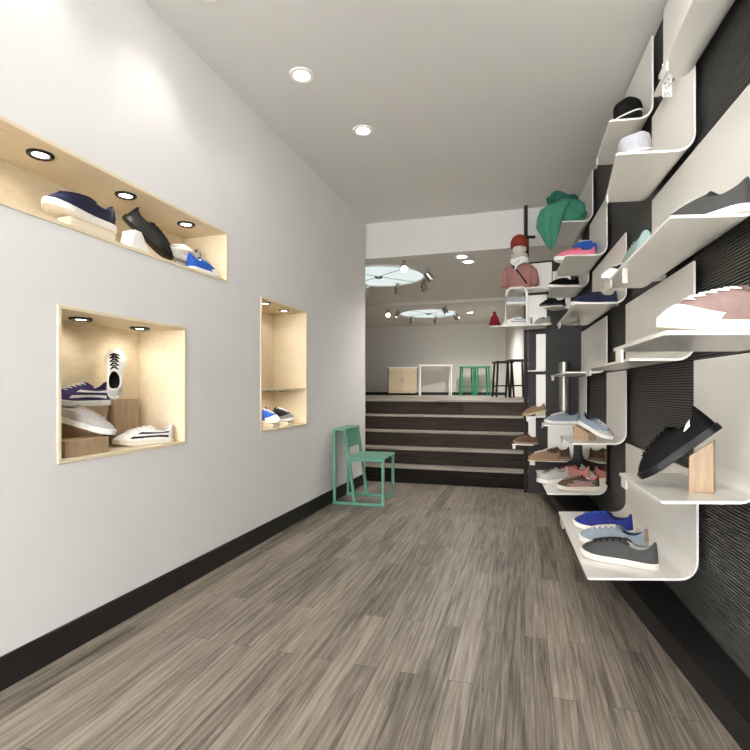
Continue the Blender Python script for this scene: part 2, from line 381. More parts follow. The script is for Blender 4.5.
# ------------------------------------------------------------------ sneakers
FX = [(0, 0), (.012, .30), (.05, .56), (.13, .72), (.28, .73), (.42, .74), (.58, .88), (.72, 1.), (.83, .96), (.92, .74), (.97, .48), (1, 0)]
def fw(x):
    x = min(1, max(0, x))
    for (a, p), (b, q) in zip(FX, FX[1:]):
        if x <= b: 
            u = (x-a)/(b-a); return p+(q-p)*u
    return 0
def make_sneaker(name, label, mw, L=.31, upper='grey', sole='white', lace='white', toe=None, stripe=None, heel=None, patch=None, inner='offwhite', side=1,
                 group='shoes on display', chunky=0., hk=.31, cat='shoe', panel=None):
    W = L*.355; Hc = L*hk; hs = L*(.085+.05*chunky); n = 44; K = 9
    e = empty(name, label, cat, mw, group)
    def spring(x): return L*.045*max(0, (x-.68)/.32)**2
    def base(phi, k=1.):
        x = .5+.5*math.cos(phi); s = math.sin(phi)
        y = (W/2)*fw(x)*(1 if s >= 0 else -1)*k
        return Vector(((x-.5)*L*(1+.02*(k-1)/.05 if k > 1 else 1)*(1 if k <= 1 else 1.015), y+side*W*.07*(x-.4)**2*4*(.5), 0)), x
    def S(phi, s, off=0.):
        b, x = base(phi)
        hx = hs*(1+chunky*.5*(1-x))*.88+spring(x)
        b = b+Vector((0, 0, hx))
        c2 = math.cos(phi)
        ox = (.235+.205*c2-.5)*L; oy = W*.30*math.sin(phi)
        oz = Hc*(.70+.30*c2*c2)+(.03*L if c2 < -.8 else 0)*(-c2-.8)/.2
        t = Vector((ox, oy+side*W*.02, oz+hs*.3))
        q = .62
        f = (1-q)*s+q*(1-math.cos(s*PI/2)); g = (1-q)*s+q*math.sin(s*PI/2)
        p = Vector((b.x+(t.x-b.x)*f, b.y+(t.y-b.y)*f, b.z+(t.z-b.z)*g))
        return p
    def SN(phi, s, off):
        p = S(phi, s); h = .02
        a = S(phi+h, s)-S(phi-h, s); b = S(phi, min(1, s+h))-S(phi, max(0, s-h))
        nn = a.cross(b)
        if nn.length < 1e-9: return p
        return p+nn.normalized()*off
    def patchmesh(p0, p1, smin, smax, off, np=14, ns=6):
        bm = bmesh.new(); rows = []
        for i in range(np+1):
            phi = p0+(p1-p0)*i/np
            a = smin(phi) if callable(smin) else smin; b = smax(phi) if callable(smax) else smax
            rows.append([bm.verts.new(SN(phi, a+(b-a)*j/ns, off)) for j in range(ns+1)])
        for i in range(np):
            for j in range(ns): bm.faces.new([rows[i][j], rows[i+1][j], rows[i+1][j+1], rows[i][j+1]])
        return bm
    # upper
    bm = bmesh.new(); rings = []
    for k in range(K+1):
        rings.append([bm.verts.new(S(2*PI*i/n, k/K)) for i in range(n)])
    lip = [bm.verts.new(v.co+Vector((-v.co.x*.05+.01*L*-.0, -v.co.y*.14, -.012*L))) for v in rings[-1]]
    rings.append(lip)
    for A, B in zip(rings, rings[1:]):
        for i in range(n): bm.faces.new([A[i], A[(i+1) % n], B[(i+1) % n], B[i]])
    link('upper', bm, col(upper), e, True)
    # lining inside the collar
    bm = bmesh.new(); loops = []
    cxo = Vector(((.235-.5)*L, side*W*.02, 0))
    for q, dz in ((.93, -.010*L), (.9, -.07*L), (.86, -.14*L)):
        loops.append([bm.verts.new(Vector((cxo.x+(S(2*PI*i/n, 1).x-cxo.x)*q, cxo.y+(S(2*PI*i/n, 1).y-cxo.y)*q, S(2*PI*i/n, 1).z+dz))) for i in range(n)])
    for A, B in zip(loops, loops[1:]):
        for i in range(n): bm.faces.new([A[i], A[(i+1) % n], B[(i+1) % n], B[i]])
    bm.faces.new(loops[-1]); link('lining', bm, col(inner), e, True)
    # sole
    bm = bmesh.new(); rings = []
    for k, zf in ((.97, 0), (1.05, .06), (1.06, .5), (1.045, .95), (.99, 1.0)):
        ring = []
        for i in range(n):
            p, x = base(2*PI*i/n, k)
            ring.append(bm.verts.new((p.x, p.y, hs*(1+chunky*.5*(1-x))*zf+spring(x))))
        rings.append(ring)
    for A, B in zip(rings, rings[1:]):
        for i in range(n): bm.faces.new([A[i], A[(i+1) % n], B[(i+1) % n], B[i]])
    bm.faces.new(rings[0][::-1]); bm.faces.new(rings[-1])
    link('sole', bm, col(sole, .5), e, True, .7)
    # tongue
    bm = bmesh.new(); rows = []
    for r_, (dx, dz, sh) in enumerate(((.05, -.03, 1.), (0, .006, 1.), (-.02, .016, 1.0), (-.035, .020, .92))):
        rows.append([bm.verts.new(S(ph, 1)+Vector((dx*L, 0, dz*L-abs(ph)*.012*L))) for ph in (-.9, -.6, -.3, 0, .3, .6, .9)])
    for A, B in zip(rows, rows[1:]):
        for i in range(6): bm.faces.new([A[i], A[i+1], B[i+1], B[i]])
    bmesh.ops.solidify(bm, geom=bm.faces[:], thickness=.004)
    link('tongue', bm, col(upper), e, True)
    # laces
    bm = bmesh.new()
    for s in (.46, .58, .70, .82, .94):
        w = .30+.22*s
        tube(bm, [SN(ph, s, .004) for ph in (-w, -w*.5, 0, w*.5, w)], .0105*L*1.15, 6, flat=.55)
    for a, b in ((.46, .58), (.58, .70), (.70, .82), (.82, .94)):
        for sg in (-1, 1):
            tube(bm, [SN(sg*(.30+.22*a), a, .003), SN(0, (a+b)/2, .006), SN(-sg*(.30+.22*b), b, .003)], .009*L, 5, flat=.5)
    link('laces', bm, col(lace), e, True)
    if toe:
        link('toe_cap', patchmesh(-1.25, 1.25, 0., lambda p: .36-.10*abs(p), .0018, 18, 6), col(toe, .5), e, True)
    if stripe:
        bm = bmesh.new()
        for sg in (1, -1):
            for lo in (.16, .50):
                b2 = patchmesh(sg*.8, sg*2.35, lambda p, lo=lo: lo+.13*math.sin((abs(p)-.8)*2.2)-.03, lambda p, lo=lo: lo+.13*math.sin((abs(p)-.8)*2.2)+.13, .0016, 16, 3)
                merge(bm, b2)
        link('side_stripe', bm, col(stripe, .5), e, True)
    if panel:
        bm = bmesh.new()
        for sg in (1, -1): merge(bm, patchmesh(sg*1.0, sg*2.1, .02, lambda p: .45+.25*math.sin((abs(p)-1.)*2.8), .0014, 14, 5))
        link('side_panel', bm, col(panel), e, True)
    if heel:
        link('heel_tab', patchmesh(PI-.45, PI+.45, .25, 1., .002, 8, 6), col(heel), e, True)
    if patch:
        bm = bmesh.new()
        merge(bm, patchmesh(patch[1]-.13, patch[1]+.13, .52, .88, .0035, 4, 4))
        o = link('label_tab', bm, col(patch[0], .5), e, True)
    return e
def pose(p, head, pitch=0., roll=0.):     # head: toe direction in degrees from +X; pitch: toe down positive
    return Matrix.Translation(p) @ Matrix.Rotation(math.radians(head), 4, 'Z') @ Matrix.Rotation(math.radians(pitch), 4, 'Y') @ Matrix.Rotation(math.radians(roll), 4, 'X')
def pose_tilt(toe, head, pitch, L):       # toe tip resting at a point, heel raised
    a = math.radians(pitch); h = math.radians(head)
    d = Vector((math.cos(h)*math.cos(a), math.sin(h)*math.cos(a), -math.sin(a)))
    return pose(Vector(toe)-d*L*.5, head, pitch)

# ------------------------------------------------------------------ bent white display shelves on the right
TH = .010
def sheet(A, B, a, b, Z, Zt, label, mirror=False, tab=True, rad=.065):
    A, B, a, b = [Vector((p[0], p[1], 0)) for p in (A, B, a, b)]
    org = Vector(((A.x+B.x)/2, (A.y+B.y)/2, Z)); org0 = org.copy()
    e = empty('display_shelf', label, 'display shelf', loc=org0, group='white bent sheet shelves on the dark wall')
    Lw = (B-A).length
    st_ = [0, .003/Lw, .007/Lw, .012/Lw, .5, 1-.012/Lw, 1-.007/Lw, 1-.003/Lw, 1]
    def cut(f):
        r = .012; x = min(f, 1-f)*Lw
        return 0 if x >= r else r-math.sqrt(max(0, r*r-(r-x)**2))
    def section(f, what):
        w = A.lerp(B, f); t = a.lerp(b, f); dvec = (t-w); D = dvec.length; d = dvec/D
        D -= cut(f)
        ins, outs = [], []
        if what == 'tray':
            path = [(D, 0, 0, -1)]
            path += [(rad*1.02, 0, 0, -1)]
            for i in range(7):
                th = PI/2*i/6
                path.append((rad-rad*math.sin(th), rad-rad*math.cos(th), -math.sin(th), -math.cos(th)))
        else:
            path = [(0, rad, -1, 0), (0, Zt-Z, -1, 0)]
        for q, z, nq, nz in path:
            ins.append(w+d*q+Vector((0, 0, Z+z))-org0); outs.append(w+d*(q+nq*TH)+Vector((0, 0, Z+z+nz*TH))-org0)
        return ins+outs[::-1]
    for nm, what in (('shelf_tray', 'tray'), ('back_panel', 'panel')):
        bm = bmesh.new(); prev = None
        fs = st_ if what == 'tray' else [0, 1]
        secs = [[bm.verts.new(p) for p in section(f, what)] for f in fs]
        for s0, s1 in zip(secs, secs[1:]):
            k = len(s0)
            for i in range(k): bm.faces.new([s0[i], s0[(i+1) % k], s1[(i+1) % k], s1[i]])
        bm.faces.new(secs[0][::-1]); bm.faces.new(secs[-1])
        link(nm, bm, M['mirror'] if (mirror and what == 'panel') else M['sheet'], e, True, .5)
    if tab:
        bm = bmesh.new(); t0 = a.lerp(b, .93); t1 = a.lerp(b, .80)
        inn = (A-a).normalized()*.008
        P = [t0+inn*.2, t1+inn*.2, t1+inn*1.2, t0+inn*1.2]
        hexa(bm, [p+Vector((0, 0, Z-.05))-org0 for p in P]+[p+Vector((0, 0, Z-TH))-org0 for p in P])
        link('edge_tab', bm, M['sheet'], e)
    return e
GAP = .016
def rsheet(Y0, Y1, Z, Zt, dn, df, label, kn=0.02, **kw):
    A, B = RW(Y0, GAP), RW(Y1-.004, GAP)
    a = A+Vector((-dn, kn*dn, 0)); b = B+Vector((-df, kn*df, 0))
    return sheet(A, B, a, b, Z, Zt, label, **kw)
rsheet(2.085, 3.22, .30, .742, .45, .43, 'lowest wide white shelf nearest the camera, holding three canvas sneakers')
rsheet(1.58, 2.117, .735, 1.21, .31, .315, 'white shelf at right holding the tilted black shoe on a wood block')
rsheet(1.10, 1.60, 1.22, 1.63, .46, .46, 'white shelf at the right edge holding the pale pink sneaker')
rsheet(2.117, 3.22, 1.22, 1.632, .27, .27, 'empty white shelf just below eye level, left of the pink sneaker')
rsheet(1.567, 2.68, 1.641, 2.098, .28, .265, 'white shelf seen from below under the dark grey and teal shoes', kn=.06)
rsheet(2.117, 2.68, 2.108, 2.54, .31, .24, 'white shelf under the light grey cap', kn=.12)
rsheet(2.68, 3.22, 2.55, 2.985, .21, .19, 'highest white shelf, under the black cap', kn=.15)
rsheet(1.50, 2.117, 2.42, 2.985, .17, .14, 'white shelf at the top right corner, above the ribbed panel', kn=.15)
rsheet(2.117, 2.50, 2.56, 2.985, .05, .05, 'shallow white shelf strip behind the hanging grey patterned card', kn=.1, tab=False, rad=.03)
rsheet(4.32, 5.03, 2.55, 2.985, .31, .30, 'white shelf under the draped green bag', kn=.1)
rsheet(3.77, 4.45, 2.108, 2.54, .30, .30, 'white shelf holding the bright pink shoe', kn=.08)
rsheet(3.22, 4.32, 1.65, 2.098, .32, .30, 'white shelf under the dark navy shoe, seen from below', kn=.05)
rsheet(3.77, 4.87, 1.22, 1.64, .30, .30, 'empty white shelf behind the trade lettering, left of the wide dark gap'.replace('behind the trade lettering', 'at eye level'), kn=.0)
rsheet(3.22, 3.77, .74, 1.21, .345, .345, 'white shelf holding the white and blue sneaker on a wood wedge')
rsheet(3.77, 4.87, .30, .742, .44, .44, 'low white shelf with mirror back holding pink and grey sneakers', mirror=True)
rsheet(4.62, 5.03, .755, 1.21, .39, .37, 'white shelf under the pale blue low shoe')
rsheet(4.50, 5.03, 2.02, 2.40, .33, .31, 'far white shelf with black shoes, below the green bag', kn=.05, tab=False)
def PT(t): 
    p = P1.lerp(P2, t); return p+Vector((-.418, -.909, 0))*GAP
def xy(px, Y): return Vector(((px-CX)/F*Y, Y, 0))
sheet(PT(.15), PT(.62), xy(566, 4.84), xy(527, 4.93), .39, .74, 'low white shelf with brown shoes beside the stairs')
sheet(PT(.85), PT(.99), xy(533, 5.03), xy(511, 5.10), .53, .80, 'small white shelf with one brown shoe in front of the stairs', rad=.03)
sheet(PT(.66), PT(.84), xy(545, 5.05), xy(525, 5.10), .81, 1.24, 'small white shelf with a tan shoe, next to the stairs', rad=.03)
sheet(PT(.20), PT(.53), xy(562, 4.82), xy(541, 4.90), 1.90, 2.3, 'small far white shelf with a black loafer left of the navy shoe', rad=.03, tab=False)
sheet(PT(.64), PT(.99), xy(541, 4.85), xy(489, 4.98), 1.72, 2.07, 'far white shelf crowded with white sneakers, left end of the display', rad=.03, tab=False)
sheet(PT(.55), PT(.97), xy(541, 4.95), xy(508, 4.98), 2.10, 2.4, 'white shelf under the mannequin bust', rad=.03, tab=False)
sheet(PT(.66), PT(.84), xy(545, 5.05), xy(527, 5.10), 1.28, 1.66, 'empty narrow white shelf between the tan shoe and the white sneakers', rad=.03, tab=False)

def put(p, z): return Vector((p[0], p[1], z))
SN_ = make_sneaker
zN = .301
SN_('sneaker', 'dark grey canvas sneaker, front one of three on the lowest near shelf', pose((1.115, 2.29, zN), 141), .325, 'charcoal', 'offwhite', 'softblack', inner='lightgrey')
SN_('sneaker', 'light blue canvas sneaker, middle one of three on the lowest near shelf', pose((1.195, 2.51, zN), 142), .32, 'skyblue', 'white', 'offwhite', inner='navy', heel='tan')
SN_('sneaker', 'royal blue canvas sneaker, rear one of three on the lowest near shelf', pose((1.275, 2.80, zN), 143), .31, 'blue', 'white', 'royal', inner='navy')
SN_('sneaker', 'black canvas shoe tilted toe down with its heel on a wood block', pose_tilt((1.01, 1.868, .742), 141, 42, .315), .3155, 'black', 'black', 'black', inner='dark', patch=('white', 2.0), side=-1)
bm = bmesh.new()
hexa(bm, [(-.036, -.035, 0), (.036, -.035, 0), (.036, .035, 0), (-.036, .035, 0), (-.036, -.035, .122), (.036, -.035, .180), (.036, .035, .180), (-.036, .035, .122)])
bmesh.ops.bevel(bm, geom=bm.edges[:], offset=.002, segments=1, affect='EDGES')
o = link('wood_block', bm, M['oak']); o.matrix_world = pose((1.135, 1.735, .735), -38); tag(o, 'slanted oak block under the heel of the tilted black shoe', 'wood block')
SN_('sneaker', 'pale pink sneaker with white toe cap cut by the right edge', pose((.835, 1.18, 1.221), 174), .32, 'palepink', 'offwhite', 'white', toe='white', inner='offwhite')
SN_('sneaker', 'dark grey shoe with white toe on the shelf above the pink sneaker', pose((1.115, 1.70, 1.642), 112), .31, 'charcoal', 'white', 'white', toe='silver', inner='softblack')
SN_('sneaker', 'light teal sneaker seen from its heel beside the dark grey shoe', pose((1.20, 2.28, 1.642), 75), .31, 'teal', 'white', 'white', inner='softblack', heel='teal', hk=.36)
SN_('sneaker', 'navy shoe with white toe poking over the shelf below the teal sneaker', pose((1.315, 2.55, 1.642), 172), .30, 'navy', 'white', 'white', toe='white')
SN_('sneaker', 'dark navy low shoe on the white shelf left of the teal sneaker', pose((1.50, 3.42, 1.651), 172), .30, 'navy', 'white', 'navy', inner='softblack')
SN_('sneaker', 'bright pink sneaker with white sole on the upper shelf', pose((1.60, 4.00, 2.109), 168), .31, 'pink', 'white', 'pink', inner='coral', chunky=.4)
bm = bmesh.new(); box(bm, (-.05, -.04, 0), (.05, .04, .12), .003)
o = link('display_block', bm, M['whiteplastic']); o.location = (1.745, 4.13, 2.109); tag(o, 'white block lifting the blue shoe behind the pink sneaker', 'display block')
SN_('sneaker', 'bright blue shoe raised behind the pink sneaker', pose((1.745, 4.13, 2.23), 200), .26, 'royal', 'royal', 'white')
SN_('sneaker', 'white and blue running shoe tilted on a wood wedge', pose_tilt((1.565, 3.32, .745), -56, 24, .26), .26, 'skyblue', 'white', 'white', inner='softblack', toe='lightgrey', chunky=.3)
bm = bmesh.new()
hexa(bm, [(-.06, -.045, 0), (.06, -.045, 0), (.06, .045, 0), (-.06, .045, 0), (-.045, -.045, .10), (.055, -.045, .052), (.055, .045, .052), (-.045, .045, .10)])
o = link('wood_wedge', bm, M['oak']); o.matrix_world = pose((1.455, 3.475, .74), -56); tag(o, 'pale wood wedge under the white and blue running shoe', 'wood wedge')
SN_('sneaker', 'pink and brown patterned sneaker, front one on the low mirror backed shelf', pose((1.59, 3.92, zN), 176), .33, 'brown', 'offwhite', 'grey', panel='coral', stripe='grey', inner='pink', chunky=.2)
SN_('sneaker', 'white and grey runner left of the pink sneakers on the mirror backed shelf', pose((1.50, 4.22, zN), 200), .31, 'lightgrey', 'white', 'charcoal', inner='grey', chunky=.4, hk=.36)
SN_('sneaker', 'coral pink sneaker at the back of the mirror backed shelf', pose((1.73, 4.40, zN), 150), .30, 'coral', 'white', 'deepred', inner='deepred', hk=.36)
SN_('sneaker', 'pale blue low shoe with white sole, alone on its shelf', pose((1.80, 4.82, .756), 178), .33, 'skyblue', 'white', 'white', inner='denim')
SN_('sneaker', 'brown leather shoe with white laces, front of two beside the stairs', pose((1.66, 4.90, .391), 172), .30, 'tan', 'gum', 'white', inner='brown')
SN_('sneaker', 'dark brown shoe behind the front brown one beside the stairs', pose((1.80, 5.03, .391), 165), .30, 'brown', 'tan', 'white', inner='dark', hk=.36)
SN_('sneaker', 'small brown shoe alone on the shelf in front of the stairs', pose((1.54, 5.10, .531), 150), .25, 'brown', 'tan', 'dark', inner='dark', hk=.36)
SN_('shoe', 'tan shoe on the small shelf next to the top stair', pose((1.63, 5.10, .836), 172, 14), .24, 'tan', 'beige', 'tan', inner='brown')
SN_('sneaker', 'black shoe on the far shelf below the green bag', pose((1.74, 4.62, 2.021), 172), .28, 'black', 'white', 'black', inner='dark')
SN_('shoe', 'black loafer on the small far shelf left of the navy shoe', pose((1.75, 4.93, 1.901), 165), .24, 'black', 'softblack', 'black', inner='dark')
SN_('sneaker', 'white sneaker under the white hoop at the end of the display', pose((1.425, 5.02, 1.721), 186), .28, 'white', 'white', 'skyblue', inner='skyblue', stripe='skyblue')
SN_('sneaker', 'pale blue sneaker behind the white hoop at the end of the display', pose((1.49, 5.125, 1.721), 168), .24, 'skyblue', 'white', 'white', inner='navy', hk=.38)
SN_('sneaker', 'grey sneaker near the wall on the crowded far shelf', pose((1.67, 5.0, 1.721), 115), .22, 'grey', 'offwhite', 'black', inner='softblack', hk=.36)

SN_('sneaker', 'small silver and blue sneaker on the upper bar of the white hoop rack', pose(at(516, 5.0, 1.939), 165), .20, 'silver', 'white', 'white', inner='navy', stripe='skyblue', hk=.40)
# white hoop rack on the crowded shelf
bm = bmesh.new(); zz = 1.722
hp = [at(505.5, 4.94, zz), at(506, 4.94, 2.00), at(507.5, 4.94, 2.06), at(511, 4.94, 2.085), at(523, 4.9, 2.085), at(526, 4.9, 2.06), at(527, 4.9, 2.0), at(527, 4.9, zz)]
hm = hp[0].copy(); tube(bm, [p-hm for p in hp], .013, 8)
tube(bm, [at(506, 4.94, 1.93)-hm, at(527, 4.9, 1.93)-hm], .008, 8)
rp_ = [at(506, 4.94, 1.93)-hm, at(527, 4.9, 1.93)-hm]; bk = Vector((.05, .12, 0))
hexa(bm, [rp_[0], rp_[1], rp_[1]+bk, rp_[0]+bk]+[q+Vector((0, 0, .008)) for q in (rp_[0], rp_[1], rp_[1]+bk, rp_[0]+bk)])
o = link('shoe_rack', bm, M['whiteplastic'], None, True, .5); o.location = hm; tag(o, 'white tube hoop rack standing over the white sneakers at the display end', 'rack')

# caps
def cap(name, label, loc, head, c, pipe, r=.078, h=.115, brim=True, flat=.55):
    e = empty(name, label, 'cap', Matrix.Translation(loc) @ Matrix.Rotation(math.radians(head), 4, 'Z'), 'caps on display')
    bm = bmesh.new(); n = 28; rings = []
    prof = [(1.0, 0), (1.06, .2), (1.10, .5), (1.12, .74), (1.05, .9), (.8, .985), (.4, 1.0)]
    def P(a, k, z):
        x, y = math.cos(a), math.sin(a)
        f = 1.-.06*math.cos(2*a)
        dent = -.07*h*max(0, z-.8)/.2*(1+math.cos(a))*.5
        return Vector((x*r*k*1.08*f, y*r*k*.95*f, z*h*(1-.04*math.cos(a))+dent+.004*math.sin(3*a+z*4)*z))
    for k, z in prof: rings.append([bm.verts.new(P(2*PI*i/n, k, z)) for i in range(n)])
    for A, B in zip(rings, rings[1:]):
        for i in range(n): bm.faces.new([A[i], A[(i+1) % n], B[(i+1) % n], B[i]])
    bm.faces.new(rings[-1]); bm.faces.new(rings[0][::-1])
    link('crown', bm, col(c), e, True)
    bm = bmesh.new(); pts = []
    for i in range(n+1):
        a = PI*.1+2*PI*i/n*.95
        z = .42+.16*math.sin(a*1.0+2.4)
        pts.append(P(a, 1.13, z))
    tube(bm, pts, .0042, 6); link('piping', bm, col(pipe), e, True)
    if brim:
        bm = bmesh.new(); rows = []
        for j in range(5):
            q = j/4
            rows.append([bm.verts.new(Vector((r*1.08*math.cos(a)*(1+q*.75*math.cos(a)**.7), r*.95*math.sin(a)*(1+.06*q), .012+q*.012-.016*abs(math.sin(a))**2+.022*q*q))) for a in [(-1.2+2.4*i/12) for i in range(13)]])
        for A, B in zip(rows, rows[1:]):
            for i in range(12): bm.faces.new([A[i], A[i+1], B[i+1], B[i]])
        bmesh.ops.solidify(bm, geom=bm.faces[:], thickness=.004); link('brim', bm, col(c), e, True)
    bm = bmesh.new(); bmesh.ops.create_uvsphere(bm, u_segments=10, v_segments=6, radius=.007, matrix=Matrix.Translation((0, 0, h*.995))); link('button', bm, col(c), e, True)
    return e
cap('baseball_cap', 'black cap with a curved white line on the highest shelf', (1.415, 2.80, 2.552), 60, 'black', 'white', .066, .14)
cap('baseball_cap', 'light grey cap with a white line on the shelf below the black cap', (1.178, 2.27, 2.11), 100, 'silver', 'white', .060, .122)

# green draped bag on its shelf
def bag():
    e = empty('cloth_bag', 'green cloth bag draped over the front of the high far shelf', 'bag', loc=(1.70, 4.50, 2.552))
    bm = bmesh.new(); bmesh.ops.create_icosphere(bm, subdivisions=4, radius=1)
    for v in bm.verts:
        p = v.co.copy(); q = Vector((math.copysign(abs(p.x)**.8, p.x), math.copysign(abs(p.y)**.8, p.y), p.z))
        k = 1+.20*noise.noise(p*2.3)+.10*noise.noise(p*5+Vector((3, 1, 2)))+.05*noise.noise(p*11)
        v.co = Vector((q.x*.17*k, q.y*.19*k, max(.0, .10+q.z*.125*k)))
    link('body', bm, col('bag', .7), e, True)
    bm = bmesh.new(); rings = []; n = 28
    for cx, cy, z, rx, ry in ((-.02, -.06, .17, .05, .05), (-.06, -.09, .165, .10, .09), (-.115, -.11, .12, .115, .11), (-.155, -.12, .04, .105, .11), (-.175, -.11, -.05, .088, .10), (-.165, -.10, -.14, .055, .07), (-.155, -.10, -.205, .022, .03), (-.153, -.10, -.225, .006, .008)):
        ring = []
        for i in range(n):
            a = 2*PI*i/n; k = 1+.13*math.sin(a*5+z*9)+.07*math.sin(a*9-z*14)
            ring.append(bm.verts.new((cx+rx*math.cos(a)*k, cy+ry*math.sin(a)*k, z+.012*math.sin(a*3))))
        rings.append(ring)
    for A, B in zip(rings, rings[1:]):
        for i in range(n): bm.faces.new([A[i], A[(i+1) % n], B[(i+1) % n], B[i]])
    bm.faces.new(rings[0]); bm.faces.new(rings[-1][::-1])
    link('flap', bm, col('bag', .7), e, True)
    bm = bmesh.new()
    for k, (cx, cy, rr) in enumerate(((-.02, -.06, .07), (.05, .04, .06), (-.05, .08, .06), (.0, .0, .085))):
        pts = [(cx+rr*math.cos(t)*(1+.1*k), cy+rr*.6*math.sin(t+k), .222+.03*math.sin(t*2+k)+.012*k) for t in [2*PI*i/20 for i in range(20)]]
        tube(bm, pts, .021, 8, closed=True)
    link('strap', bm, col('bagdark', .7), e, True)
bag()

# hanging card and price tag
bm = bmesh.new(); box(bm, (-.012, -.002, -.14), (.03, .002, 0), .0008, 1)
def pattern_mat():
    m = bpy.data.materials.new('grey_print'); m.use_nodes = True; nt = m.node_tree; b = nt.nodes['Principled BSDF']
    v = nt.nodes.new('ShaderNodeTexVoronoi'); v.inputs['Scale'].default_value = 70; tc = nt.nodes.new('ShaderNodeTexCoord')
    r = nt.nodes.new('ShaderNodeValToRGB'); r.color_ramp.elements[0].color = lin((120, 118, 116))+(1,); r.color_ramp.elements[1].color = lin((232, 230, 226))+(1,)
    r.color_ramp.elements[1].position = .5
    nt.links.new(tc.outputs['Object'], v.inputs['Vector']); nt.links.new(v.outputs['Distance'], r.inputs['Fac']); nt.links.new(r.outputs['Color'], b.inputs['Base Color'])
    return m
o = link('hanging_card', bm, pattern_mat()); o.location = at(665, 2.10, 2.455); tag(o, 'grey and white patterned card hanging at the top right shelf tip', 'card')
bm = bmesh.new(); box(bm, (-.012, -.002, -.09), (.012, .002, 0), .0008, 1)
o = link('price_tag', bm, M['whiteplastic']); o.matrix_world = Matrix.Translation(at(625, 2.24, 1.655)) ; tag(o, 'white tag hanging over the shelf edge below the teal sneaker', 'tag')

# black end post with bracket
pe = empty('end_post', 'black upright post at the end of the display, reaching the ceiling', 'post', loc=(1.588, 5.268, 0))
bm = bmesh.new(); box(bm, (-.017, -.017, .0), (.017, .017, ZC), .002); link('upright', bm, M['black'], pe)
bm = bmesh.new(); box(bm, (.017, -.012, 2.68), (.10, .012, 2.705), .002); link('bracket', bm, M['black'], pe)
bm = bmesh.new(); box(bm, (-.026, -.026, 2.43), (.026, .026, 2.68), .002); link('sleeve', bm, M['black'], pe)

# steel pipe
bm = bmesh.new(); lathe(bm, [(0, .0), (.052, .0), (.052, .5), (0, .5)], 32)
bmesh.ops.bevel(bm, geom=[], offset=.001)
o = link('steel_column', bm, M['steel'], None, True, .6); o.location = (1.905, 5.045, .86); tag(o, 'short vertical steel cylinder behind the pale blue low shoe', 'column')

